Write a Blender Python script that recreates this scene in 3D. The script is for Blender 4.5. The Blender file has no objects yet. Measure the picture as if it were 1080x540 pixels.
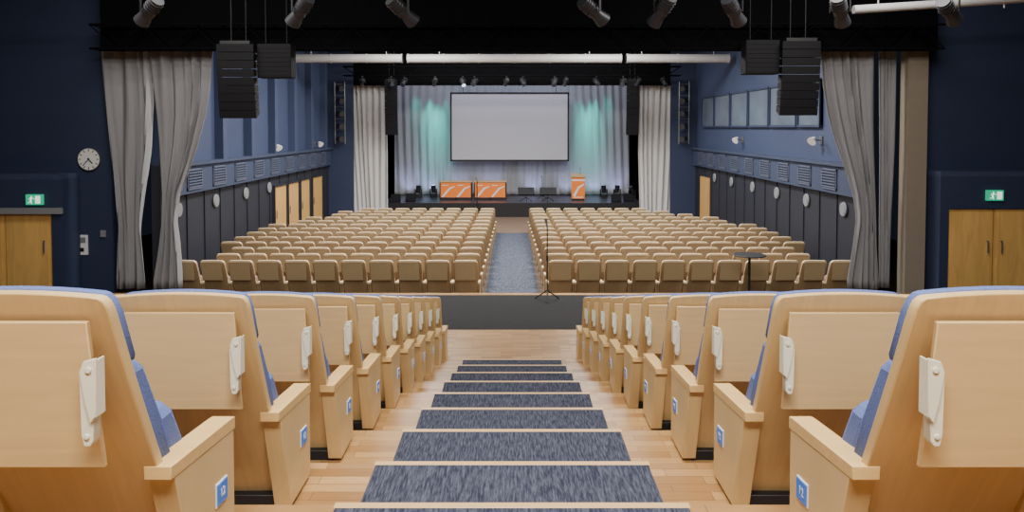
import bpy, math, random
from mathutils import Vector, Matrix
random.seed(7)
C = bpy.context.scene.collection
F=780.0
# ------------------------------------------------------------ materials
def new_mat(name):
    m=bpy.data.materials.new(name); m.use_nodes=True
    nt=m.node_tree; b=nt.nodes['Principled BSDF']
    return m,nt,b
def mat(name,col,rough=0.6,metal=0.0,var=0.12,scale=8.0,stretch=(1,1,1),bump=0.0,em=None,ems=0.0,spec=None,dist=0.0):
    m,nt,b=new_mat(name)
    tc=nt.nodes.new('ShaderNodeTexCoord'); mp=nt.nodes.new('ShaderNodeMapping')
    mp.inputs['Scale'].default_value=stretch
    nz=nt.nodes.new('ShaderNodeTexNoise'); nz.inputs['Scale'].default_value=scale; nz.inputs['Detail'].default_value=4; nz.inputs['Distortion'].default_value=dist
    rp=nt.nodes.new('ShaderNodeMix'); rp.data_type='RGBA'
    lo=[max(0,c*(1-var)) for c in col]; hi=[min(1,c*(1+var)) for c in col]
    rp.inputs[6].default_value=(*lo,1); rp.inputs[7].default_value=(*hi,1)
    L=nt.links.new
    L(tc.outputs['Object'],mp.inputs['Vector']); L(mp.outputs[0],nz.inputs['Vector'])
    L(nz.outputs['Fac'],rp.inputs[0]); L(rp.outputs[2],b.inputs['Base Color'])
    b.inputs['Roughness'].default_value=rough; b.inputs['Metallic'].default_value=metal
    if spec is not None: b.inputs['Specular IOR Level'].default_value=spec
    if bump>0:
        bp=nt.nodes.new('ShaderNodeBump'); bp.inputs['Strength'].default_value=bump; bp.inputs['Distance'].default_value=0.01
        L(nz.outputs['Fac'],bp.inputs['Height']); L(bp.outputs[0],b.inputs['Normal'])
    if em: 
        b.inputs['Emission Color'].default_value=(*em,1); b.inputs['Emission Strength'].default_value=ems
    return m
def plank_mat(name,c1,c2,mortar,bw,bh,rough=0.35,rot=0,mort=0.0015):
    m,nt,b=new_mat(name); L=nt.links.new
    tc=nt.nodes.new('ShaderNodeTexCoord'); mp=nt.nodes.new('ShaderNodeMapping'); mp.inputs['Rotation'].default_value=(0,0,rot)
    br=nt.nodes.new('ShaderNodeTexBrick'); br.inputs['Scale'].default_value=1.0
    br.inputs['Brick Width'].default_value=bw; br.inputs['Row Height'].default_value=bh; br.inputs['Mortar Size'].default_value=mort
    br.inputs['Color1'].default_value=(*c1,1); br.inputs['Color2'].default_value=(*c2,1); br.inputs['Mortar'].default_value=(*mortar,1)
    br.offset=0.37
    nz=nt.nodes.new('ShaderNodeTexNoise'); nz.inputs['Scale'].default_value=6; nz.inputs['Detail'].default_value=5
    mp2=nt.nodes.new('ShaderNodeMapping'); mp2.inputs['Scale'].default_value=(1,8,1)
    mx=nt.nodes.new('ShaderNodeMix'); mx.data_type='RGBA'; mx.blend_type='MULTIPLY'; mx.inputs[0].default_value=0.35
    L(tc.outputs['Object'],mp.inputs[0]); L(mp.outputs[0],br.inputs['Vector']); L(tc.outputs['Object'],mp2.inputs[0]); L(mp2.outputs[0],nz.inputs['Vector'])
    L(br.outputs['Color'],mx.inputs[6]); L(nz.outputs['Fac'],mx.inputs[7]); L(mx.outputs[2],b.inputs['Base Color'])
    b.inputs['Roughness'].default_value=rough
    return m
def carpet_mat(name,dark,light,scale=30,stretch=(3,0.7,1),lo=0.5,hi=0.68):
    m,nt,b=new_mat(name); L=nt.links.new
    tc=nt.nodes.new('ShaderNodeTexCoord'); mp=nt.nodes.new('ShaderNodeMapping'); mp.inputs['Scale'].default_value=stretch
    nz=nt.nodes.new('ShaderNodeTexNoise'); nz.inputs['Scale'].default_value=scale; nz.inputs['Detail'].default_value=5; nz.inputs['Roughness'].default_value=0.7
    cr=nt.nodes.new('ShaderNodeValToRGB'); cr.color_ramp.elements[0].position=lo; cr.color_ramp.elements[1].position=hi
    cr.color_ramp.elements[0].color=(*dark,1); cr.color_ramp.elements[1].color=(*light,1)
    bp=nt.nodes.new('ShaderNodeBump'); bp.inputs['Strength'].default_value=0.4; bp.inputs['Distance'].default_value=0.004
    L(tc.outputs['Object'],mp.inputs[0]); L(mp.outputs[0],nz.inputs['Vector']); L(nz.outputs['Fac'],cr.inputs[0]); L(cr.outputs[0],b.inputs['Base Color'])
    L(nz.outputs['Fac'],bp.inputs['Height']); L(bp.outputs[0],b.inputs['Normal'])
    b.inputs['Roughness'].default_value=0.95; b.inputs['Specular IOR Level'].default_value=0.1
    return m
BIRCH=mat('birch',(0.66,0.45,0.20),0.38,var=0.16,scale=4,stretch=(9,1,0.9),dist=0.6)
BIRCHL=mat('birch_tablet',(0.69,0.47,0.215),0.38,var=0.15,scale=3,stretch=(0.8,1,9),dist=0.8)
BIRCHE=mat('birch_edge',(0.70,0.455,0.18),0.42,var=0.14,scale=6,stretch=(1,6,6))
BLUE=mat('blue_fabric',(0.12,0.16,0.36),0.95,var=0.25,scale=160,bump=0.3,spec=0.1)
BLACK=mat('black_plastic',(0.008,0.008,0.01),0.5,var=0.1)
CREAM=mat('cream_bracket',(0.76,0.72,0.56),0.35,var=0.03)
PLATE=mat('blue_plate',(0.03,0.20,0.80),0.35,var=0.05)
WHITE=mat('white_paint',(0.80,0.80,0.78),0.45,var=0.03)
DISC=mat('disc_paint',(0.24,0.25,0.27),0.5,var=0.03)
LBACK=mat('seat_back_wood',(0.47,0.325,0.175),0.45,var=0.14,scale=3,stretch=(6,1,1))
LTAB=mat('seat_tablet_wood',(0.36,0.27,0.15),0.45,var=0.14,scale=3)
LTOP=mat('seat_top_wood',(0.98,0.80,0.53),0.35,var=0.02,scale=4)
LCUSH=mat('rose_cushion',(0.34,0.24,0.20),0.95,var=0.2,scale=40)
FLOORW=plank_mat('parquet',(0.57,0.335,0.135),(0.33,0.165,0.055),(0.12,0.06,0.025),0.45,0.075)
FLOORF=plank_mat('parquet_stage_front',(0.26,0.18,0.12),(0.20,0.13,0.085),(0.1,0.06,0.03),0.62,0.075,0.5)
DARKFL=mat('charcoal_floor_carpet',(0.022,0.022,0.024),0.95,var=0.25,scale=9,spec=0.15)
LOWFL=mat('dark_brown_floor',(0.10,0.07,0.05),0.7,var=0.2,scale=10)
CARP=carpet_mat('stair_carpet_pile',(0.022,0.026,0.044),(0.13,0.14,0.185),scale=1,stretch=(110,11,1),lo=0.40,hi=0.78)
CARP2=carpet_mat('aisle_carpet_pile',(0.04,0.048,0.07),(0.13,0.15,0.195),scale=1,stretch=(34,7,1),lo=0.38,hi=0.72)
NOSE=mat('nosing_wood',(0.62,0.40,0.19),0.4,var=0.1,scale=10,stretch=(1,8,1))
NAVY=mat('navy_wall_paint',(0.022,0.034,0.080),0.7,var=0.08,scale=2)
NAVYL=mat('blue_wall_paint',(0.035,0.051,0.112),0.7,var=0.08,scale=1.5)
NAVYD=mat('dark_panelling',(0.016,0.019,0.030),0.6,var=0.15,scale=2)
CEIL=mat('black_ceiling',(0.005,0.005,0.006),0.95,var=0.2,spec=0.1)
VAL=mat('black_valance_cloth',(0.004,0.004,0.005),0.95,var=0.3,scale=5,stretch=(8,1,0.5),spec=0.05)
GREYC=mat('grey_curtain_cloth',(0.27,0.27,0.285),0.9,var=0.12,scale=20,stretch=(4,1,0.3),spec=0.1)
STGC=mat('cream_curtain_cloth',(0.60,0.60,0.60),0.9,var=0.06,scale=10,spec=0.1)
BACKC=mat('backdrop_cloth',(0.42,0.44,0.48),0.9,var=0.06,scale=10,spec=0.1)
SCREEN=mat('projection_fabric',(0.56,0.56,0.60),0.9,var=0.02,em=(0.62,0.61,0.68),ems=0.12)  # faint emission put into the fabric in place of stage light falling on it
DOORW=mat('door_wood',(0.78,0.45,0.14),0.45,var=0.35,scale=2.5,stretch=(2.5,1,0.4),dist=1.0)  # base colour brightened to carry the warm glow on the left door
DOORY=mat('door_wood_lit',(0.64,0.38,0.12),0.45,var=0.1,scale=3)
BEIGE=mat('beige_pillar_paint',(0.26,0.22,0.17),0.7,var=0.08)
GREEN=mat('exit_green',(0.01,0.42,0.20),0.4,em=(0.02,0.55,0.28),ems=0.6)
WHITEE=mat('exit_white',(0.9,0.95,0.9),0.4,em=(0.85,1,0.9),ems=0.9)
ORANGE=mat('orange_panel',(0.85,0.20,0.02),0.5,var=0.05,em=(0.9,0.22,0.02),ems=0.12)  # slight self-glow put into the printed panels, which are no lamps
GLASS=mat('dim_window_glass',(0.10,0.125,0.17),0.2,var=0.45,scale=1.2,spec=0.2)
METAL=mat('grey_metal',(0.2,0.2,0.22),0.4,metal=0.7,var=0.1)
DUCT=mat('duct_metal',(0.42,0.42,0.42),0.5,var=0.15,scale=3)
LENS=mat('lit_lens',(0.7,0.8,1.0),0.2,em=(0.6,0.78,1.0),ems=2.5)
LENSD=mat('dark_lens',(0.05,0.06,0.09),0.1,var=0.1)
SPK=mat('speaker_grille',(0.008,0.008,0.010),0.7,var=0.3,scale=60,spec=0.2)
LEDGE=mat('ledge_paint',(0.036,0.050,0.098),0.6,var=0.1)
STAGE=mat('stage_black',(0.035,0.033,0.05),0.32,var=0.2)  # violet tint in the base colour stands in for the stage light's sheen
TRUSSM=mat('truss_metal',(0.004,0.004,0.005),0.9,spec=0.05)
LAMPB=mat('lamp_black',(0.045,0.045,0.052),0.4,metal=0.3)
PALEG=mat('pale_grille',(0.20,0.21,0.23),0.6)
GRL=mat('grille_paint',(0.085,0.10,0.155),0.5)
# ------------------------------------------------------------ mesh builder
class MB:
    def __init__(s): s.v=[];s.f=[];s.m=[]
    def add(s,vs,fs,mi=0):
        o=len(s.v); s.v+= [tuple(v) for v in vs]; s.f+=[tuple(i+o for i in f) for f in fs]; s.m+=[mi]*len(fs); return s
    def merge(s,o,mi=None,T=None):
        vs=[tuple(T@Vector(v)) for v in o.v] if T else o.v
        k=len(s.v); s.v+=vs; s.f+=[tuple(i+k for i in f) for f in o.f]; s.m+=[mi]*len(o.f) if mi is not None else o.m; return s
    def box(s,x0,x1,y0,y1,z0,z1,mi=0,T=None):
        if x0>x1:x0,x1=x1,x0
        vs=[(x0,y0,z0),(x1,y0,z0),(x1,y1,z0),(x0,y1,z0),(x0,y0,z1),(x1,y0,z1),(x1,y1,z1),(x0,y1,z1)]
        if T: vs=[tuple(T@Vector(v)) for v in vs]
        return s.add(vs,[(0,3,2,1),(4,5,6,7),(0,1,5,4),(1,2,6,5),(2,3,7,6),(3,0,4,7)],mi)
    def pxz(s,pts,y0,y1,mi=0):
        n=len(pts); vs=[(p[0],y0,p[1]) for p in pts]+[(p[0],y1,p[1]) for p in pts]
        fs=[tuple(range(n)),tuple(range(2*n-1,n-1,-1))]+[(i,i+n,(i+1)%n+n,(i+1)%n) for i in range(n)]
        return s.add(vs,fs,mi)
    def pyz(s,pts,x0,x1,mi=0):
        n=len(pts); vs=[(x0,p[0],p[1]) for p in pts]+[(x1,p[0],p[1]) for p in pts]
        fs=[tuple(range(n)),tuple(range(2*n-1,n-1,-1))]+[(i,i+n,(i+1)%n+n,(i+1)%n) for i in range(n)]
        return s.add(vs,fs,mi)
    def tube(s,p0,p1,r,n=10,mi=0,r1=None):
        p0=Vector(p0);p1=Vector(p1);d=(p1-p0).normalized(); r1=r if r1 is None else r1
        a=d.cross(Vector((0,0,1))) if abs(d.z)<0.95 else d.cross(Vector((1,0,0))); a.normalize(); b=d.cross(a)
        vs=[]
        for p,rr in((p0,r),(p1,r1)):
            for i in range(n):
                t=2*math.pi*i/n; vs.append(p+a*math.cos(t)*rr+b*math.sin(t)*rr)
        fs=[(i,(i+1)%n,(i+1)%n+n,i+n) for i in range(n)]+[tuple(range(n-1,-1,-1)),tuple(range(n,2*n))]
        return s.add(vs,fs,mi)
    def slab(s,rows,thick,bulge=0.0,crown=0.0,nu=8,mi=0,mtop=None):
        nr=len(rows); W=nu+1
        rear=[];front=[]
        for k,(z,y,hw) in enumerate(rows):
            for i in range(W):
                t=-1+2*i/nu
                zz=z-crown*t*t*(k/(nr-1))
                rear.append((hw*t,y+bulge*t*t,zz)); front.append((hw*t,y+bulge*t*t+thick,zz))
        o=nr*W; fs=[]
        for k in range(nr-1):
            for i in range(nu):
                a=k*W+i; fs.append((a,a+1,a+1+W,a+W)); fs.append((a+o,a+W+o,a+1+W+o,a+1+o))
            a=k*W; fs.append((a,a+W,a+W+o,a+o)); a=k*W+nu; fs.append((a,a+o,a+W+o,a+W))
        for i in range(nu): fs.append((i,i+o,i+1+o,i+1))
        s.add(rear+front,fs,mi)
        base=len(s.v)-2*o
        if mtop is not None:
            q=len(s.m)-len(fs)
            for k in range(nr-2,nr-1):
                j=k*(2*nu+2)
                for t in range(2*nu+2): s.m[q+j+t]=mtop
        k=(nr-1)*W
        for i in range(nu): s.f.append((base+k+i,base+k+i+1,base+k+i+1+o,base+k+i+o)); s.m.append(mi if mtop is None else mtop)
        return s
    def mesh(s,name,mats):
        me=bpy.data.meshes.new(name); me.from_pydata(s.v,[],s.f)
        for m in mats: me.materials.append(m)
        me.polygons.foreach_set('material_index',s.m); me.polygons.foreach_set('use_smooth',[True]*len(s.f))
        import bmesh
        bm=bmesh.new(); bm.from_mesh(me); bmesh.ops.recalc_face_normals(bm,faces=bm.faces); bm.to_mesh(me); bm.free()
        me.set_sharp_from_angle(angle=math.radians(32)); me.update(); return me
def mk(name,mb,mats,loc=(0,0,0),parent=None,label=None,cat=None,group=None,kind=None,bevel=0,rot=None):
    me=mb.mesh(name,mats if isinstance(mats,(list,tuple)) else [mats]) if isinstance(mb,MB) else mb
    o=bpy.data.objects.new(name,me); C.objects.link(o); o.location=loc
    if rot: o.rotation_euler=rot
    meta(o,label,cat,group,kind)
    if parent: o.parent=parent
    if bevel:
        b=o.modifiers.new('bevel','BEVEL'); b.width=bevel; b.segments=2; b.limit_method='ANGLE'; b.angle_limit=math.radians(40)
    return o
def meta(o,label=None,cat=None,group=None,kind=None):
    if label:o['label']=label
    if cat:o['category']=cat
    if group:o['group']=group
    if kind:o['kind']=kind
def empty(name,loc,label,cat,group=None,rot=None):
    e=bpy.data.objects.new(name,None); e.empty_display_size=0.1; C.objects.link(e); e.location=loc
    if rot:e.rotation_euler=rot
    meta(e,label,cat,group); return e
def copytree(e,loc,label=None,rot=None):
    n=e.copy(); C.objects.link(n); n.location=loc
    if rot: n.rotation_euler=rot
    if label:n['label']=label
    for c in list(e.children):
        k=c.copy(); k.parent=n; C.objects.link(k)
        for g in list(c.children):
            q=g.copy(); q.parent=k; C.objects.link(q)
    return n
def px(x,d): return (x-540)*d/F
def pz(y,d): return (135-y)*d/F
# ------------------------------------------------------------ camera
cd=bpy.data.cameras.new('camera'); cam=bpy.data.objects.new('camera',cd); C.objects.link(cam)
P=math.radians(2.0)
cd.sensor_width=36; cd.lens=F/1080*36; cam.rotation_euler=(math.pi/2-P,0,0)
cd.shift_y=-(270-(135+F*math.tan(P)))/1080; cd.clip_start=0.05; cd.clip_end=200
bpy.context.scene.camera=cam
w=bpy.data.worlds.new('world'); bpy.context.scene.world=w; w.use_nodes=True
w.node_tree.nodes['Background'].inputs[0].default_value=(0.02,0.025,0.04,1); w.node_tree.nodes['Background'].inputs[1].default_value=0.3
# ------------------------------------------------------------ structure
RP=0.93; RI=0.215
def H(n): return -(1.65+RI*(n-1))
def E(n): return 2.77 if n==0 else 3.59+0.913*(n-1)
LZ=-3.80; CZ=H(9)
fl=MB()
for n in range(-2,10):
    y0=E(n-1) if n>-2 else -3.0
    y1=E(n) if n<9 else 12.25
    fl.box(-13,13,y0,y1,-4.6,H(n))
mk('floor',fl,FLOORW,kind='structure')
mk('floor',MB().box(-13,13,12.25,14.82,-4.6,CZ),DARKFL,kind='structure')
mk('trim_1',MB().box(-13,13,14.82,15.0,-4.6,CZ+0.002),FLOORW,kind='structure')
mk('floor',MB().box(-13,13,15.0,26.7,-4.6,LZ),LOWFL,kind='structure')
mk('floor',MB().box(-13,13,26.7,36.5,-4.6,LZ),FLOORF,kind='structure')
mk('trim_2',MB().box(-0.68,0.68,15.0,15.36,LZ,CZ-0.2),NOSE,kind='structure')
mk('ceiling',MB().box(-13,13,-3,36.5,3.6,3.8),CEIL,kind='structure')
mk('wall_back',MB().box(-13,13,-3.2,-3,-1.2,3.6),NAVY,kind='structure')
for s,nm in((-1,'left'),(1,'right')):
    mk('wall_%s_rear'%nm,MB().box(s*13,s*13.2,-3,15.7,-4.6,3.6),NAVY,kind='structure')
    x0=8.45 if s<0 else 8.5
    mk('wall_%s_return'%nm,MB().box(s*x0,s*13,15.55,15.75,-4.6,3.6),NAVY,kind='structure')
    b=MB(); b.box(s*7.5,s*7.7,15.75,30.2,-0.8,3.6)
    if s<0:
        for k in range(7): 
            y=16.6+2.05*k; b.box(s*7.28,s*7.5,y,y+0.30,-0.78,3.0)
    mk('wall_%s'%nm,b,NAVYL,kind='structure')
    b=MB(); b.box(s*7.5,s*7.7,15.75,30.2,-4.6,-0.8)
    for k in range(15): b.box(s*7.47,s*7.5,16+0.97*k,16.03+0.97*k,-3.8,-1.5)
    mk('wall_%s_lower'%nm,b,NAVYD,kind='structure')
    b=MB(); b.box(s*7.28,s*7.5,15.8,30.1,-0.86,-0.78); b.box(s*7.36,s*7.5,15.8,30.1,-1.5,-0.86)
    mk('trim_%d'%(5 if s<0 else 6),b,LEDGE,kind='structure')
    mk('wall_%s_front'%nm,MB().box(s*6.5,s*7.6,30.2,30.4,-4.6,3.6),NAVY,kind='structure')
mk('wall_header',MB().box(-13,13,30.45,30.6,1.75,3.6),CEIL,kind='structure')
mk('wall_bulkhead',MB().box(-8.45,8.5,15.75,15.9,1.72,3.6),CEIL,kind='structure')
mk('wall_stage',MB().box(-13,13,36.3,36.5,-4.6,3.6),CEIL,kind='structure')
for s,nm in((-1,'left'),(1,'right')): mk('wall_%s_stage'%nm,MB().box(s*7.6,s*7.8,30.4,36.3,-4.6,3.6),CEIL,kind='structure')
mk('wall_pillar',MB().box(px(954,15.3),px(975,15.3),15.2,15.5,-4.0,3.5),BEIGE,kind='structure')
ds=[17.8,19.3,21.4,23.3,25.2,27.2,29.0]
for i in range(6):
    a,b_=ds[i]+0.04,ds[i+1]-0.04
    m=MB(); m.box(7.44,7.5,a,b_,0.07,1.16,0)
    for (q0,q1,z0,z1) in((a,a+0.05,0.07,1.16),(b_-0.05,b_,0.07,1.16),(a,b_,0.02,0.08),(a,b_,1.14,1.2)): m.box(7.40,7.5,q0,q1,z0,z1,1)
    mk('window_%d'%(i+1),m,[GLASS,NAVY],kind='structure')
for i,(a,b_) in enumerate(((23.1,24.3),(24.5,25.7),(25.95,27.1),(27.5,28.9))):
    m=MB(); m.box(-7.44,-7.5,a,b_,LZ,-1.86,0); m.box(-7.40,-7.5,a-0.05,a,LZ,-1.8,1); m.box(-7.40,-7.5,b_,b_+0.05,LZ,-1.8,1); m.box(-7.40,-7.5,a,b_,-1.86,-1.8,1)
    m.tube((-7.40,a+0.12,-2.85),(-7.40,a+0.12,-2.6),0.015,8,2)
    mk('door_%d'%(i+1),m,[DOORY,NAVYD,METAL],kind='structure')
m=MB(); m.box(7.44,7.5,28.0,29.2,LZ,-1.9); mk('door_9',m,DOORY,kind='structure')
DP=14.85
def portal(s,xe,ztop):
    d=DP; X=abs(xe)
    m=MB()
    m.box(s*(X),s*13,d,15.55,ztop-0.1,ztop,1)
    m.box(s*X,s*13,d,d+0.08,ztop-0.75,ztop-0.1,0)
    m.box(s*X,s*(X+0.18),d,d+0.08,CZ,ztop-0.75,0)
    m.box(s*X,s*(X+0.08),d+0.08,15.55,CZ,ztop-0.1,0)
    mk('wall_portal_%s'%('left' if s<0 else 'right'),m,[NAVY,NAVYL],kind='structure')
portal(-1,px(62,DP),pz(184,DP)); portal(1,px(993,DP),pz(181,DP))
def door(nm,x0,x1,z1,sgn):
    y=DP+0.06
    m=MB(); m.box(x0,x1,y,y+0.06,CZ,z1,0); m.box(x0+0.06,x1-0.06,y-0.012,y,CZ+0.1,z1-0.06,0)
    hx=x1-0.12 if sgn<0 else x0+0.12
    m.tube((hx,y-0.06,CZ+0.85),(hx,y-0.06,CZ+1.1),0.014,8,1); m.tube((hx,y-0.06,CZ+1.08),(hx,y,CZ+1.08),0.01,6,1)
    mk(nm,m,[DOORW,METAL],kind='structure')
zt=pz(184,DP)-0.77
door('door_5',px(2,DP),px(50,DP),zt,-1); door('door_6',px(-48,DP),px(0.5,DP),zt,1)
zr=pz(181,DP)-0.77
door('door_7',px(1003,DP),px(1051,DP),zr,-1); door('door_8',px(1053,DP),px(1102,DP),zr,1)
mk('trim_7',MB().box(-13,px(62,DP-0.1),DP-0.1,DP-0.01,zt-0.02,zt+0.1),DISC,kind='structure')
m=MB(); m.box(px(109,14.9),px(986,14.9),14.87,14.92,pz(54,14.9),3.58)
mk('valance',m,VAL,label='wide black fabric valance hanging across the hall ceiling',cat='valance')
# ------------------------------------------------------------ carpets on steps
for n in range(0,9):
    mk('stair_carpet',MB().box(-0.665,0.665,E(n-1)+0.02,E(n)-0.04,H(n),H(n)+0.008),CARP,label='dark blue-grey flecked carpet strip laid on a wooden stair tread',cat='carpet',group='carpet strips on the aisle stairs')
    mk('trim_%d'%(10+n),MB().box(-0.675,0.675,E(n)-0.034,E(n)+0.008,H(n)-0.03,H(n)+0.006),NOSE,kind='structure',bevel=0.003)
mk('aisle_carpet',MB().box(-0.60,0.60,15.5,26.6,LZ,LZ+0.01),CARP2,label='long blue-grey flecked carpet runner between the two seat blocks',cat='carpet')
# ------------------------------------------------------------ chairs
HW=0.251
TOP=1.035
def yb(z):
    t=max(0.0,(TOP-z)/0.96)
    return -0.075+0.465*(t**1.10)
def shell_rows(full=True):
    zs=[(0.05,0.015),(0.2,0.008),(0.45,0.002),(0.7,0.0),(0.85,0.0),(0.965,0.0),(0.998,0.002),(1.018,0.007),(1.029,0.016),(1.035,0.03)] if full else [(0.06,0.05),(0.25,0.02),(0.7,0),(0.93,0.0),(0.985,0.012),(1.028,0.045)]
    return [(z,yb(z),HW-d) for z,d in zs]
def part_shell(full): 
    return MB().slab(shell_rows(full),0.038 if full else 0.06,0.004,0.012 if full else 0.008,10 if full else 4,0,None if full else 1)
def part_head(full):
    k=0 if full else -0.03
    o=0.038 if full else 0.06
    zs=[(0.82,0.014),(0.84,0.006),(0.97,0.005),(1.012,0.012),(1.030,0.024),(1.038,0.040)]
    return MB().slab([(z+k,yb(z)+o,HW-d) for z,d in zs],0.036,0.004,0.012,8 if full else 4)
def part_back(full):
    zs=[(0.38,0.03),(0.41,0.01),(0.6,0.0),(0.78,0.008),(0.81,0.03)]
    return MB().slab([(z,yb(z)+0.038,HW-0.012-d) for z,d in zs],0.085,0.004,0.0,6 if full else 2)
def part_arm(x0,x1,top=0.0):
    m=MB()
    return m.pyz([(0.175,0.452),(0.175,0.492),(0.62,0.452),(0.65,0.447),(0.65,0.405)],x0,x1)
def part_side(x0,x1):
    return MB().pyz([(0.20,0.450),(0.64,0.405),(0.638,0.02),(0.34,0.02)],x0,x1)
def part_seat():
    zs=[(0.14,0.04),(0.17,0.01),(0.35,0.0),(0.58,0.01),(0.62,0.04)]
    return MB().slab([(z,yb(z)+0.14,0.222-d) for z,d in zs],0.10,0.0,0.0,4)
def part_foot(): return MB().box(-0.235,0.235,0.36,0.48,0.0,0.055)
def part_tablet(s):
    m=MB(); c=-s*0.004
    y0,y1=-0.080,-0.012
    zt,zb_=0.965,0.575
    m.add([(c-0.205,y0,zt),(c+0.205,y0,zt),(c+0.205,y1,zb_),(c-0.205,y1,zb_),
           (c-0.205,y0+0.016,zt),(c+0.205,y0+0.016,zt),(c+0.205,y1+0.016,zb_),(c-0.205,y1+0.016,zb_)],
          [(0,1,2,3),(4,7,6,5),(0,4,5,1),(1,5,6,2),(2,6,7,3),(3,7,4,0)])
    return m
def part_bracket(s):
    m=MB()
    o=-s*0.216
    def q(pts): return [(o+s*a,b+0.03) for a,b in pts]
    m.pxz(q([(0.026,0.80),(0.024,0.66),(0.018,0.63),(0.002,0.63),(-0.006,0.645),(-0.010,0.79)]),-0.082,-0.050)
    m.pxz(q([(-0.020,0.850),(0.010,0.842),(0.020,0.815),(0.008,0.74),(-0.005,0.690),(-0.018,0.71)]),-0.093,-0.083)
    m.box(*sorted((o-s*0.020,o-s*0.015)),-0.093,-0.050,0.735,0.875)
    m.tube((o-s*0.004,-0.098,0.852),(o-s*0.004,-0.081,0.852),0.008,12); m.tube((o+s*0.009,-0.087,0.685),(o+s*0.009,-0.05,0.685),0.007,12)
    return m
def text_mesh(txt,size):
    cu=bpy.data.curves.new('t','FONT'); cu.body=txt; cu.size=size; cu.align_x='CENTER'; cu.align_y='CENTER'; cu.extrude=0.0006
    o=bpy.data.objects.new('t',cu); C.objects.link(o)
    dg=bpy.context.evaluated_depsgraph_get(); me=bpy.data.meshes.new_from_object(o.evaluated_get(dg)); 
    bpy.data.objects.remove(o); me.materials.clear(); me.materials.append(WHITE); return me
TXT=text_mesh('12',0.04)
def near_chair(s,loc):
    g='birch auditorium chairs beside the stairs'
    e=empty('auditorium_chair',loc,'birch tip-up auditorium chair with blue fabric cushions and stowed writing tablet','chair',g)
    mk('backrest_shell',part_shell(True),BIRCH,parent=e,bevel=0.004)
    mk('headrest_cushion',part_head(True),BLUE,parent=e,bevel=0.008)
    mk('back_cushion',part_back(True),BLUE,parent=e,bevel=0.015)
    mk('seat',part_seat(),BLUE,parent=e,bevel=0.02)
    xa=-s*0.29
    for (a,b) in((xa,xa+s*0.078),(-xa-s*0.068,-xa+s*0.0)):
        a,b=sorted((a,b))
        mk('armrest',part_arm(a,b),BIRCHE,parent=e,bevel=0.003)
        mk('side_panel',part_side(a+0.002,b-0.002),BIRCH,parent=e,bevel=0.002)
    mk('foot',part_foot(),BLACK,parent=e,bevel=0.003)
    t=mk('writing_tablet',part_tablet(s),BIRCHL,parent=e,bevel=0.003)
    mk('tablet_bracket',part_bracket(s),CREAM,parent=e,bevel=0.002,label='cream metal folding bracket')
    xf=xa+s*0.002
    pl=MB().pyz([(0.48,0.288),(0.57,0.281),(0.57,0.205),(0.48,0.212)],xf-s*0.004,xf+s*0.001,1)
    pl.pyz([(0.484,0.284),(0.566,0.277),(0.566,0.209),(0.484,0.216)],xf-s*0.006,xf-s*0.003,0)
    pe=mk('number_plate',pl,[PLATE,WHITE],parent=e,label='small blue plate with white seat number')
    t=bpy.data.objects.new('number',TXT); C.objects.link(t); t.parent=pe
    t.rotation_euler=(math.pi/2,0,-s*math.pi/2); t.location=(xf-s*0.0068,0.525,0.246)
    return e
def Yrow(n): return 2.80+RP*(n-1)
for s in(-1,1):
    e0=near_chair(s,(s*1.24,Yrow(0)-0.015,H(0)))
    for n in range(1,10): copytree(e0,(s*1.24,Yrow(n)-(0.02 if n>5 else 0),H(n)))
def whole_chair(lower,s=1):
    m=MB()
    m.merge(part_shell(False)); 
    m.merge(part_head(False),2); m.merge(part_back(False),2); m.merge(part_seat(),2)
    for a,b in((-0.286,-0.246),(0.246,0.286)):
        m.merge(part_arm(a,b),1); m.merge(part_side(a+0.003,b-0.003),0)
    m.merge(part_foot(),3); m.merge(part_tablet(s),4)
    return m
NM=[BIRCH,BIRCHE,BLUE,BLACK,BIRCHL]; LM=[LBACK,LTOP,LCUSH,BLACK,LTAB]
nm_me={s:whole_chair(False,s).mesh('auditorium_chair',NM) for s in(-1,1)}
for s in(-1,1):
    for n in range(0,10):
        o=bpy.data.objects.new('auditorium_chair',nm_me[s]); C.objects.link(o); o.location=(s*1.825,Yrow(n)-(0.02 if n>5 else 0),H(n))
        meta(o,'birch tip-up auditorium chair with blue cushions, second in its row','chair','birch auditorium chairs beside the stairs')
gl='tan wooden seats in the main floor block'
lab='tan wooden theatre seat with pale rounded top and rose-brown cushion'
lo_me=whole_chair(True,1).mesh('theatre_seat',LM)
SC=0.96
counts=[11,10,10,11,11,11,11,11,10,10,9,9,8]
def lower_proto(loc):
    e=empty('theatre_seat',loc,'tan wooden theatre seat with pale top, in the rearmost row','chair',gl); e.scale=(1.045,1,SC)
    mk('backrest',part_shell(False),[LBACK,LTOP],parent=e)
    mk('headrest_cushion',part_head(False),LCUSH,parent=e); mk('seat',part_seat(),LCUSH,parent=e)
    for a,b in((-0.286,-0.246),(0.246,0.286)):
        mk('armrest',part_arm(a,b),LTOP,parent=e); mk('side_panel',part_side(a+0.003,b-0.003),LBACK,parent=e)
    mk('foot',part_foot(),BLACK,parent=e); mk('writing_tablet',part_tablet(1),LTAB,parent=e)
    return e
pro=None
for r,cn in enumerate(counts):
    y=15.7+0.855*r
    for s in(-1,1):
        for k in range(cn - (1 if (s>0 and r>10) else 0)):
            off=0.011*r
            loc=((-0.99+off if s<0 else 1.05-1.4*off)+s*0.60*k,y,LZ)
            if r==0:
                if pro is None: pro=lower_proto(loc)
                else: copytree(pro,loc)
            else:
                o=bpy.data.objects.new('theatre_seat',lo_me); C.objects.link(o); o.location=loc; o.scale=(1.045,1,SC); meta(o,lab,'chair',gl)
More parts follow.
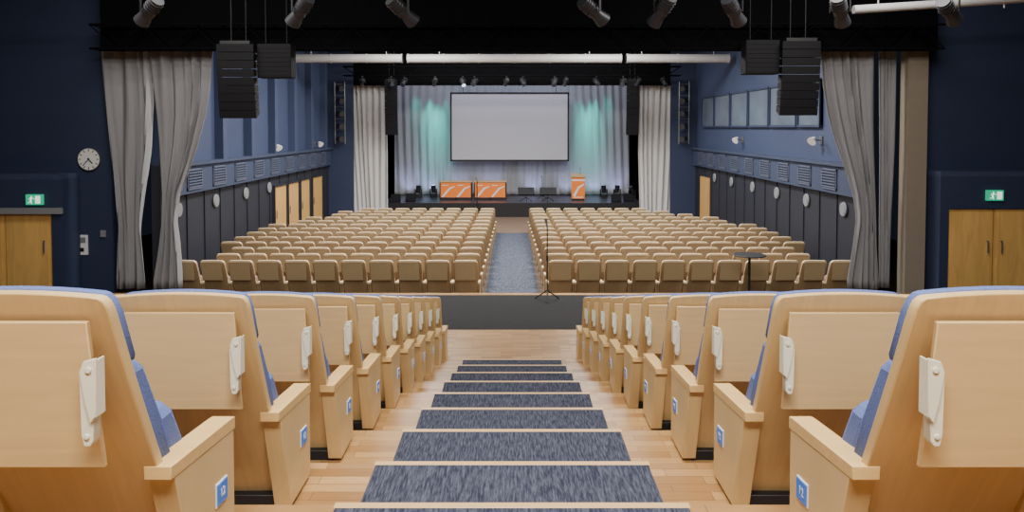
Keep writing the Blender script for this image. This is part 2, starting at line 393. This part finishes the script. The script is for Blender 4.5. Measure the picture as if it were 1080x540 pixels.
# ------------------------------------------------------------ curtains
def curtain(name,prof,y0,amp,folds,material,label,cat='curtain',loose=0.0,group=None,seed=0):
    prof=sorted(prof,key=lambda p:-p[0]); nz=28; nx=folds*8; vs=[];fs=[]
    zt,zb=prof[0][0],prof[-1][0]
    for j in range(nz+1):
        z=zt+(zb-zt)*j/nz
        for a,b in zip(prof,prof[1:]):
            if b[0]<=z<=a[0]+1e-6:
                t=(a[0]-z)/(a[0]-b[0]); xl=a[1]+(b[1]-a[1])*t; xr=a[2]+(b[2]-a[2])*t; break
        for i in range(nx+1):
            u=i/nx
            ph=2*math.pi*folds*u+(0.6+1.9*loose)*math.sin(6*u+seed+0.45*loose*z)
            am=amp*((1-0.5*loose)+0.5*loose*math.sin(u*13+seed*2+0.7*z))
            vs.append((xl+(xr-xl)*u,y0+am*math.sin(ph)*(0.85+0.15*math.sin(u*23+z)),z))
    W=nx+1
    for j in range(nz):
        for i in range(nx): a=j*W+i; fs.append((a,a+1,a+W+1,a+W))
    m=MB(); m.add(vs,fs)
    o=mk(name,m,material,label=label,cat=cat,group=group)
    sol=o.modifiers.new('thick','SOLIDIFY'); sol.thickness=0.01
    return o
D=15.3
def pf(l,d=D): return [(pz(y,d),px(a,d),px(b,d)) for y,a,b in l]
zb=CZ+0.02
def pfl(l): 
    r=pf(l); r.append((zb,r[-1][1],r[-1][2])); return r
curtain('drape',pfl([(20,106,162),(60,107,161),(110,110,161),(160,115,157),(200,119,151),(240,122,147),(295,120,151)]),15.33,0.10,4,GREYC,'heavy grey fabric drape hanging straight beside the navy wall',loose=1,seed=1)
curtain('drape',pfl([(20,160,228),(60,161,226),(90,164,224),(120,167,219),(150,169,211),(180,170,200),(205,171,190),(230,171,186),(260,167,188),(295,160,190)]),15.25,0.10,5,GREYC,'heavy grey fabric drape gathered to a narrow waist',loose=1,seed=2)
curtain('drape',pfl([(20,858,920),(60,861,918),(90,865,919),(120,871,920),(150,880,921),(180,891,922),(205,899,923),(230,903,924),(260,900,925),(295,895,928)]),15.25,0.10,5,GREYC,'heavy grey fabric drape gathered to a narrow waist',loose=1,seed=3)
curtain('drape',pfl([(20,927,947),(130,929,946),(295,933,944)]),15.42,0.05,3,GREYC,'narrow grey fabric drape next to the beige pillar',loose=1,seed=4)
dd=30.9
curtain('stage_curtain',[(2.2,px(368,dd),px(408,dd)),(-1,px(370,dd),px(409,dd)),(LZ+0.02,px(374,dd),px(409,dd))],dd,0.09,7,STGC,'cream-grey pleated curtain framing the stage',loose=0.6,seed=5)
curtain('stage_curtain',[(2.2,px(674,dd),px(712,dd)),(-1,px(673,dd),px(711,dd)),(LZ+0.02,px(675,dd),px(708,dd))],dd,0.09,7,STGC,'cream-grey pleated curtain framing the stage',loose=0.6,seed=6)
SZ=-3.2
curtain('backdrop_curtain',[(2.3,-5.6,5.6),(-1,-5.6,5.6),(SZ+0.02,-5.6,5.6)],35.2,0.08,30,BACKC,'wide pleated grey backdrop curtain washed in teal light',loose=0.7,seed=7)
# ------------------------------------------------------------ stage
m=MB(); m.box(-5.6,5.6,31.5,36.2,LZ,SZ,0); m.box(-5.62,5.62,31.46,31.5,LZ,SZ,1)
mk('stage_platform',m,[STAGE,BLACK],label='low black stage platform in front of the seats',cat='stage')
e=empty('projection_screen',(px(537.5,34.4),34.4,0),'large blank white projection screen with black border','screen')
x0=-62.5*34.4/F; x1=-x0; z0=pz(170,34.4); z1=pz(97.5,34.4)
mk('screen_fabric',MB().box(x0+0.06,x1-0.06,-0.01,0.02,z0+0.06,z1-0.06),SCREEN,parent=e)
m=MB(); m.box(x0,x0+0.07,-0.04,0.04,z0,z1); m.box(x1-0.07,x1,-0.04,0.04,z0,z1); m.box(x0,x1,-0.04,0.04,z1-0.07,z1); m.box(x0,x1,-0.04,0.04,z0,z0+0.07)
mk('screen_frame',m,BLACK,parent=e)
m=MB(); 
for xx in(x0+0.6,x1-0.6): m.tube((xx,0,z1),(xx,0,3.58),0.012,6)
mk('suspension_cable',m,BLACK,parent=e)
def desk(xc,lbl):
    e=empty('panel_desk',(xc,32.8,SZ),lbl,'desk','orange fronted desks on the stage')
    mk('desk_top',MB().box(-0.73,0.73,-0.02,0.62,0.78,0.83),NOSE,parent=e,bevel=0.005)
    m=MB(); m.box(-0.72,-0.66,0,0.6,0,0.78); m.box(0.66,0.72,0,0.6,0,0.78); m.box(-0.02,0.02,0,0.05,0,0.78); m.box(-0.66,0.66,0,0.05,0,0.1); m.box(-0.66,0.66,0,0.05,0.73,0.78)
    mk('desk_frame',m,BLACK,parent=e)
    p=mk('front_panel',MB().box(-0.67,0.67,-0.012,0.03,0.12,0.76),ORANGE,parent=e)
    m=MB()
    for c in(-0.33,0.34):
        m.pxz([(c-0.30,0.14),(c-0.20,0.14),(c+0.10,0.50),(c+0.28,0.58),(c+0.28,0.62),(c+0.04,0.55)],-0.016,-0.012)
        m.box(c-0.26,c+0.0,-0.016,-0.012,0.64,0.67)
    mk('printed_band',m,WHITE,parent=p,label='pale diagonal printed bands')
desk(px(480.5,32.8),'wood-topped desk with orange and white printed front'); desk(px(517,32.8),'wood-topped desk with orange and white printed front')
e=empty('lectern',(px(610,32.6),32.6,SZ),'orange fronted speaker lectern with slanted wooden top','lectern')
m=MB(); m.pyz([(0,1.0),(0.45,1.12),(0.45,1.16),(-0.03,1.04)],-0.32,0.32); mk('reading_top',m,NOSE,parent=e)
mk('lectern_body',MB().box(-0.27,0.27,0.03,0.4,0.0,1.01),BLACK,parent=e)
p=mk('front_panel',MB().box(-0.29,0.29,0.0,0.03,0.08,0.99),ORANGE,parent=e)
m=MB(); m.box(-0.29,0.29,-0.004,0,0.86,0.93); m.pxz([(-0.24,0.2),(-0.12,0.2),(0.05,0.55),(0.24,0.66),(0.24,0.74),(0.0,0.62)],-0.004,0); m.box(-0.2,0.2,-0.004,0,0.12,0.16)
mk('printed_band',m,WHITE,parent=p,label='pale diagonal printed bands')
m=MB(); m.tube((0.1,0.3,1.1),(0.1,0.15,1.38),0.008,6); m.tube((0.1,0.15,1.38),(0.1,0.1,1.42),0.02,8); mk('microphone',m,BLACK,parent=e)
def tripod(m,r=0.3,h=0.22,n=3,hub=0.25):
    for i in range(n):
        a=2*math.pi*i/n+0.5
        m.tube((0,0,hub),(r*math.cos(a),r*math.sin(a),0.012),0.012,6)
def music_stand(x,d,rz):
    e=empty('music_stand',(x,d,SZ),'black orchestra music stand with tilted desk','music stand','music stands on the stage',rot=(0,0,rz))
    m=MB(); tripod(m,hub=0.2); mk('tripod_base',m,BLACK,parent=e)
    m=MB(); m.tube((0,0,0.15),(0,0,0.42),0.014,8); mk('pole',m,BLACK,parent=e)
    T=Matrix.Translation((0,0,0.46))@Matrix.Rotation(math.radians(-40),4,'X')
    m=MB(); m.box(-0.36,0.36,-0.01,0.01,-0.17,0.2,0,T); m.box(-0.36,0.36,-0.01,0.07,-0.18,-0.165,0,T); mk('desk_plate',m,BLACK,parent=e)
music_stand(px(555,32.0),32.0,0.1); music_stand(px(578,32.0),32.0,-0.1)
def mic_stand(x,d,z,h,lbl,boom=False,r=0.012):
    e=empty('microphone_stand',(x,d,z),lbl,'microphone stand')
    m=MB(); tripod(m,0.27,hub=0.2); mk('tripod_base',m,BLACK,parent=e)
    m=MB(); m.tube((0,0,0.15),(0,0,h),r,8); m.tube((0,0,h*0.55),(0,0,h*0.62),0.02,8)
    mk('pole',m,BLACK,parent=e)
    m=MB(); q=(0,0,h)
    m.tube(q,(q[0]-0.02,q[1]+0.02,q[2]+0.12),0.016,10,r1=0.022); m.tube((q[0]-0.02,q[1]+0.02,q[2]+0.12),(q[0]-0.03,q[1]+0.03,q[2]+0.18),0.03,10)
    mk('microphone',m,METAL,parent=e)
mic_stand(px(577,14.5),14.35,CZ,1.42,'slim black microphone stand on the dark cross aisle')
mic_stand(px(503,31.1),31.1,LZ,1.55,'tall black microphone stand on the floor before the stage',r=0.022)
mic_stand(px(572,32.9),32.9,SZ,0.9,'black microphone stand behind the music stands')
for i,x in enumerate((417,432,650,664)):
    m=MB(); m.pyz([(0,0),(0.4,0),(0.4,0.3),(0.25,0.34),(0,0.1)],-0.2,0.2)
    mk('stage_monitor',m,SPK,loc=(px(x,32),31.7+0.3*(i%2),SZ),label='black wedge stage monitor speaker on the stage edge',cat='speaker',group='wedge monitors',bevel=0.01)
def moving_head(x,d,tilt,on):
    e=empty('moving_head_light',(x,d,SZ),'black moving head spotlight standing on the stage floor','stage light','moving head lights')
    mk('base',MB().box(-0.16,0.16,-0.15,0.15,0,0.10),BLACK,parent=e,bevel=0.01)
    m=MB(); m.box(-0.17,-0.12,-0.05,0.05,0.10,0.38); m.box(0.12,0.17,-0.05,0.05,0.10,0.38); m.box(-0.17,0.17,-0.05,0.05,0.10,0.14); mk('yoke',m,BLACK,parent=e,bevel=0.01)
    m=MB(); a=tilt; dx,dz=math.sin(a)*0.17,math.cos(a)*0.17
    m.tube((-dx,0,0.37-dz),(dx,0,0.37+dz),0.10,14,0,r1=0.115); m.tube((dx,0,0.37+dz),(dx*1.06,0,0.37+dz*1.06),0.09,14,1)
    mk('lamp_head',m,[BLACK,LENS if on else LENSD],parent=e)
for x,d,t,on in((441,34.1,0.1,0),(457,34.3,-0.1,1),(637,34.1,-0.1,0),(651,34.2,0.1,0),(667,33.6,-0.5,0)): moving_head(px(x,d),d,t,on)
# ------------------------------------------------------------ speakers
def line_array(x,d,ztop,n,w,hm,curve,lbl):
    e=empty('line_array_speaker',(x,d,ztop),lbl,'speaker','hanging line array speakers')
    z=0;y=0;a=0
    mk('rigging_frame',MB().box(-w*0.4,w*0.4,-0.2,0.2,0.0,0.06).tube((-w*0.2,0,0.05),(-w*0.2,0,3.58-ztop),0.01,6).tube((w*0.2,0,0.05),(w*0.2,0,3.58-ztop),0.01,6),BLACK,parent=e)
    for i in range(n):
        a=curve*i/n
        T=Matrix.Translation((0,y,z))@Matrix.Rotation(a,4,'X')
        m=MB(); vs=[(-w/2,-0.2,-hm+0.003),(w/2,-0.2,-hm+0.003),(w*0.4,0.2,-hm+0.02),(-w*0.4,0.2,-hm+0.02),(-w/2,-0.2,0),(w/2,-0.2,0),(w*0.4,0.2,-0.01),(-w*0.4,0.2,-0.01)]
        m.add([tuple(T@Vector(v)) for v in vs],[(0,3,2,1),(4,5,6,7),(0,1,5,4),(1,2,6,5),(2,3,7,6),(3,0,4,7)])
        mk('speaker_cabinet',m,SPK,parent=e,bevel=0.004)
        y+=math.sin(a)*hm; z-=math.cos(a)*hm
line_array(px(253,13.95),13.95,pz(48,13.95),9,0.69,0.150,0.2,'tall black line array speaker hanging above the seats')
line_array(px(840,13.95),13.95,pz(45,13.95),9,0.71,0.150,0.2,'tall black line array speaker hanging above the seats')
line_array(px(415,30),29.6,pz(85,29.6),8,0.5,0.27,0.15,'slim black line array speaker beside the stage')
line_array(px(665,30),29.6,pz(85,29.6),8,0.5,0.27,0.15,'slim black line array speaker beside the stage')
for x,y in((292.5,65),(801,61)):
    zc=pz(y,14.1)
    e=empty('subwoofer',(px(x,14.1),14.1,zc),'square black subwoofer hanging from the ceiling truss','speaker','hanging subwoofers')
    mk('cabinet',MB().box(-0.32,0.32,-0.15,0.18,-0.32,0.32),SPK,parent=e,bevel=0.015)
    m=MB(); 
    for k in range(7): m.box(-0.29,0.29,-0.158,-0.15,-0.28+0.085*k,-0.25+0.085*k)
    mk('grille',m,SPK,parent=e)
    m=MB(); m.tube((-0.2,0,0.32),(-0.2,0,3.6-zc),0.01,6); m.tube((0.2,0,0.32),(0.2,0,3.6-zc),0.01,6); mk('suspension_cable',m,BLACK,parent=e)
# ------------------------------------------------------------ truss, duct, lights
def truss(d,z0,z1,xa,xb,lbl,r=0.022):
    m=MB(); dy=0.35
    for y in(d,d+dy):
        for z in(z0,z1): m.tube((xa,y,z),(xb,y,z),r,8)
    n=int((xb-xa)/0.5); st=(xb-xa)/n
    for i in range(n):
        x=xa+i*st; a,b=(z0,z1) if i%2 else (z1,z0)
        for y in(d,d+dy): m.tube((x,y,a),(x+st,y,b),r*0.5,6)
        m.tube((x,d,z0),(x,d+dy,z0),r*0.5,6); m.tube((x,d,z1),(x,d+dy,z1),r*0.5,6)
    for x in(xa+1,0.01,xb-1): m.tube((x,d+dy/2,z1),(x,d+dy/2,3.598),0.02,6); m.tube((x,d,z1),(x,d+dy,z1),0.02,6)
    mk('lighting_truss',m,TRUSSM,label=lbl,cat='truss')
truss(14.42,pz(52,14.5),pz(27,14.5),-8.2,8.4,'long black box truss under the dark ceiling')
truss(28.9,2.05,2.4,-6.6,6.6,'dark lighting truss above the stage front')
BZ=2.16
m=MB(); m.tube((-8,11.3,BZ+0.03),(8.5,11.3,BZ+0.03),0.035,10); 
for xx in(-7,-2.4,2.4,7): m.tube((xx,11.3,BZ),(xx,11.3,3.598),0.02,6)
mk('lighting_bar',m,METAL,label='black pipe bar carrying theatre spotlights',cat='lighting bar')
for (xa_,xb_,yy,dd_) in((312,425,62,24.9),(430,655,62,25.0),(660,768,62,24.9)):
    zd=pz(yy,dd_); a_,b_=px(xa_,dd_),px(xb_,dd_)
    m=MB(); m.tube((a_,dd_,zd),(b_,dd_,zd),0.145,20)
    n_=max(1,int((b_-a_)/1.2))
    for k in range(n_+1):
        x=a_+(b_-a_-0.04)*k/n_; m.tube((x,dd_,zd),(x+0.04,dd_,zd),0.158,20)
    for t in(0.15,0.85): m.tube((a_+(b_-a_)*t,dd_,zd),(a_+(b_-a_)*t,dd_,3.598),0.015,6)
    mk('air_duct',m,DUCT,label='section of round pale ventilation duct crossing the hall',cat='duct',group='ventilation duct sections')
m=MB(); m.tube((px(898,12.4),12.4,pz(11,12.4)),(px(1100,12.4),12.4,pz(-2,12.4)),0.07,14)
for x in(6.1,8.2): m.tube((x,12.4,2.0),(x,12.4,3.598),0.012,6)
mk('ceiling_pipe',m,DUCT,label='pale pipe running just below the dark ceiling',cat='pipe')
def spotlight(x,d,zbar,rx,rz,L,R,on,lbl,g):
    e=empty('spotlight',(x,d,zbar),lbl,'spotlight',g,rot=(0,0,rz))
    m=MB(); m.box(-0.025,0.025,-0.03,0.03,-0.06,-0.02); m.tube((0,0,-0.05),(0,0,-0.13),0.012,6)
    m.box(-R-0.02,R+0.02,-0.02,0.02,-0.145,-0.13); m.box(-R-0.025,-R-0.01,-0.02,0.02,-0.35*L/0.45,-0.13); m.box(R+0.01,R+0.025,-0.02,0.02,-0.35*L/0.45,-0.13)
    mk('yoke',m,BLACK,parent=e)
    c=Vector((0,0,-0.33*L/0.45)); dr=Vector((0,math.cos(rx),-math.sin(rx)))
    m=MB(); m.tube(c-dr*L*0.5,c+dr*L*0.1,R*0.85,14,0); m.tube(c+dr*L*0.1,c+dr*L*0.5,R*0.7,14,0,r1=R); 
    for k in range(4): m.tube(c-dr*L*(0.42-0.1*k),c-dr*L*(0.39-0.1*k),R*0.95,14,0)
    mk('lamp_body',m,LAMPB,parent=e)
    m=MB(); m.tube(c+dr*L*0.5,c+dr*L*0.52,R*0.85,14); mk('lens',m,LENS if on else LENSD,parent=e)
    return e
for x,rz,rx in((160,1.0,0.6),(318,0.9,0.7),(425,-0.8,0.6),(625,-0.9,0.5),(697,0.5,0.7),(772,-0.7,0.6),(884,-0.6,0.7),(998,-0.9,0.5)):
    spotlight(px(x,11.3),11.3,BZ,rx,rz,0.52,0.125,False,'black theatre spotlight clamped to an overhead pipe','overhead spotlights above the cross aisle')
jit=[0,6,-5,3,8,-4,5,-2,7,-6,2,6,-3,0]
for i in range(14):
    x=382+24.5*i+jit[i]
    spotlight(px(x,28.8),28.9,2.035,0.6+0.07*(i%5),math.pi+0.5*math.sin(i*2.1) if i%3 else 0.4,0.34,0.08+0.012*(i%3),i in(4,9),'small black stage spotlight on the far truss','stage spotlights')
for s,x in((-1,343),(1,717)):
    X=s*6.95; m=MB(); z0,z1=pz(152,29.8),pz(86,29.8)
    m.tube((X-0.2,29.9,z0),(X-0.2,29.9,z1),0.025,8); m.tube((X+0.2,29.9,z0),(X+0.2,29.9,z1),0.025,8)
    for k in range(6): 
        z=z0+0.1+(z1-z0-0.2)*k/5; m.tube((X-0.2,29.9,z),(X+0.2,29.9,z),0.02,6)
    for z in(z0+0.3,z1-0.3): m.tube((X,29.9,z),(X,30.19,z),0.02,6)
    for k in range(5):
        z=z0+0.25+(z1-z0-0.5)*k/4; m.tube((X+s*0.05,29.85,z),(X-s*0.15,29.6,z-0.05),0.1,12,1,r1=0.12)
    e=mk('lighting_ladder',m,[METAL,LAMPB],label='metal lighting ladder on the wall beside the stage',cat='lighting ladder',group='side lighting ladders')
# ------------------------------------------------------------ round wall discs
def disc(s,y,z=-1.83):
    e=empty('wall_speaker',(s*7.47,y,z),'round white speaker disc mounted on dark panelling','wall speaker','round white wall speakers')
    m=MB(); m.tube((0,0,0),(-s*0.03,0,0),0.165,24,0,r1=0.155); mk('housing',m,DISC,parent=e)
    m=MB(); m.tube((-s*0.03,0,0),(-s*0.037,0,0),0.12,24); mk('grille',m,PALEG,parent=e)
for y in(16.6,18.7,20.8,22.9,25.1,27.2): disc(1,y)
for y in(16.5,18.6,20.7,22.7): disc(-1,y)
for s in(-1,1):
    for k in range(9):
        y=16.7+1.45*k; m=MB()
        xf=s*7.36
        m.box(xf,xf-s*0.03,y,y+0.8,-0.98,-0.94); m.box(xf,xf-s*0.03,y,y+0.8,-1.42,-1.38); m.box(xf,xf-s*0.03,y,y+0.03,-1.42,-0.94); m.box(xf,xf-s*0.03,y+0.77,y+0.8,-1.42,-0.94)
        for j in range(6): m.box(xf,xf-s*0.045,y+0.03,y+0.77,-1.37+0.065*j,-1.34+0.065*j)
        mk('vent_grille',m,GRL,label='slatted blue-grey vent grille on the side wall ledge',cat='vent',group='side wall vent grilles')
for s,y,z in((1,24,-0.38),(1,17.9,-0.30),(-1,23,-0.6),(-1,28,-0.6)):
    e=empty('wall_lamp',(s*7.5,y,z),'small white hooded lamp projecting from the side wall','wall lamp','hooded side wall lamps')
    m=MB(); m.tube((0,0,0),(-s*0.2,0,0.02),0.02,8); m.box(-s*0.0,-s*0.03,-0.08,0.08,-0.1,0.1); mk('bracket',m,METAL,parent=e)
    m=MB(); m.tube((-s*0.2,-0.05,0.05),(-s*0.30,-0.12,-0.03),0.05,14,r1=0.11); mk('lamp_hood',m,WHITE,parent=e)
# ------------------------------------------------------------ clock
e=empty('wall_clock',(px(93.5,15.5),15.54,pz(168,15.5)),'round white wall clock with black hands and hour marks','clock')
mk('clock_case',MB().tube((0,0,0),(0,-0.05,0),0.24,40),METAL,parent=e)
f=mk('clock_face',MB().tube((0,-0.05,0),(0,-0.056,0),0.225,40),WHITE,parent=e)
m=MB()
for i in range(12):
    a=math.pi*i/6; T=Matrix.Rotation(a,4,'Y'); m.box(-0.008,0.008,-0.06,-0.056,0.165,0.21,0,T)
mk('hour_marks',m,BLACK,parent=e)
for nme,a,L,wd in(('hour_hand',math.radians(138),0.12,0.011),('minute_hand',math.radians(222),0.18,0.008)):
    T=Matrix.Rotation(a,4,'Y'); mk(nme,MB().box(-wd,wd,-0.066,-0.061,-0.03,L,0,T),BLACK,parent=e)
# ------------------------------------------------------------ exit signs
def exit_sign(x,z,s):
    e=empty('exit_sign',(x,DP-0.03,z),'green emergency exit sign with white running figure','exit sign','exit signs')
    mk('sign_box',MB().box(-0.165,0.165,-0.04,0.03,-0.105,0.105),GREEN,parent=e,bevel=0.004)
    m=MB(); y0,y1=-0.045,-0.04
    m.pxz([(0.03,-0.075),(0.13,-0.075),(0.13,0.075),(0.03,0.075)],y0,y1)
    m.tube((-0.045,y0,0.062),(-0.045,y1,0.062),0.014,12)
    m.pxz([(-0.055,0.045),(-0.03,0.045),(-0.045,-0.01),(-0.075,-0.01)],y0,y1)
    m.pxz([(-0.05,-0.008),(-0.035,-0.04),(-0.035,-0.078),(-0.05,-0.078),(-0.052,-0.045),(-0.072,-0.008)],y0,y1)
    m.pxz([(-0.06,-0.008),(-0.075,-0.045),(-0.115,-0.05),(-0.115,-0.065),(-0.068,-0.058),(-0.048,-0.015)],y0,y1)
    m.pxz([(-0.035,0.04),(-0.005,0.01),(0.015,0.018),(0.012,0.028),(-0.005,0.022),(-0.03,0.045)],y0,y1)
    m.pxz([(-0.05,0.045),(-0.085,0.035),(-0.1,0.005),(-0.09,0.0),(-0.077,0.025),(-0.05,0.032)],y0,y1)
    mk('running_figure',m,WHITEE,parent=e)
exit_sign(px(36.5,DP),pz(210.5,DP),-1); exit_sign(px(1049,DP),pz(206,DP),1)
m=MB(); m.box(-0.11,0.11,-0.03,0,-0.21,0.21,0); m.box(-0.07,0.07,-0.034,-0.03,0.04,0.16,1); m.box(-0.035,0.035,-0.045,-0.03,-0.14,-0.06,2)
mk('wall_phone',m,[WHITE,PALEG,BLACK],loc=(px(84,15.5),15.548,pz(259,15.5)),label='small white wall phone on the navy wall',cat='wall phone')
m=MB(); m.box(-0.05,0.05,-0.04,0,-0.07,0.07); m.tube((0,-0.04,0.02),(0,-0.05,0.02),0.02,10)
mk('call_button',m,DISC,loc=(px(106,15.5),15.55,pz(247,15.5)),label='small white call button on the navy wall',cat='button')
# ------------------------------------------------------------ cocktail table
e=empty('cocktail_table',(px(790,14.3),14.2,CZ),'tall round black cocktail table on the dark aisle','table')
m=MB(); m.tube((0,0,0.91),(0,0,0.93),0.31,32); mk('table_top',m,BLACK,parent=e,bevel=0.006)
m=MB(); m.tube((0,0,0.02),(0,0,0.91),0.025,12); mk('pole',m,BLACK,parent=e)
m=MB(); m.tube((0,0,0),(0,0,0.025),0.22,28,r1=0.2); mk('base',m,BLACK,parent=e)
# ------------------------------------------------------------ lights
def area(x,y,z,sx,sy,p,col,rot=(0,0,0)):
    l=bpy.data.lights.new('ceiling_or_fill_light','AREA'); l.shape='RECTANGLE'; l.size=sx; l.size_y=sy; l.energy=p; l.color=col
    o=bpy.data.objects.new('ceiling_or_fill_light',l); C.objects.link(o); o.location=(x,y,z); o.rotation_euler=rot; return o
W1=(1.0,0.955,0.89)
area(0,-0.5,3.2,3,0.8,540,W1,(math.radians(35),0,0))  # unseen fill lamp added behind the camera to brighten the chair backs
area(0,4.5,3.2,2.5,1.5,430,W1)
area(-5,10.5,3.3,3,2,300,W1,(math.radians(18),0,0)); area(5,10.5,3.3,3,2,300,W1,(math.radians(18),0,0))  # unseen fill lamps added to brighten the navy walls
area(-3.2,17.5,3.2,1.6,1.6,700,W1); area(3.2,17.5,3.2,1.6,1.6,700,W1)
area(-3.0,22.5,3.2,1.6,1.6,680,W1); area(3.0,22.5,3.2,1.6,1.6,680,W1)
area(0,27.2,3.3,9,1.2,480,(0.99,0.97,0.97),(math.radians(12),0,0))
area(0,32.6,3.3,10,1.2,170,(0.80,0.82,1.0),(math.radians(25),0,0))
def spot(loc,tgt,p,col,ang,blend=0.8):
    l=bpy.data.lights.new('stage_spot','SPOT'); l.energy=p; l.color=col; l.spot_size=math.radians(ang); l.spot_blend=blend; l.shadow_soft_size=0.06
    o=bpy.data.objects.new('stage_spot',l); C.objects.link(o); o.location=loc
    o.rotation_euler=(Vector(tgt)-Vector(loc)).to_track_quat('-Z','Y').to_euler()
TE=(0.0,0.85,0.68)
for s in(-1,1):
    for x,zt_,p,a in((3.45,-1.2,1900,22),(3.85,-0.4,1500,22),(3.1,0.2,400,18),(4.5,0.5,300,20)):
        spot((s*x,34.45,3.1),(s*(x+0.05),35.2,zt_),p,TE,a,1.0)
for x in(-4.9,-3.9,-2.6,-1.0,1.0,2.6,3.9,4.9): spot((x,34.55,SZ+0.25),(x,35.2,SZ+0.8),24,(0.5,0.5,1.0),95)
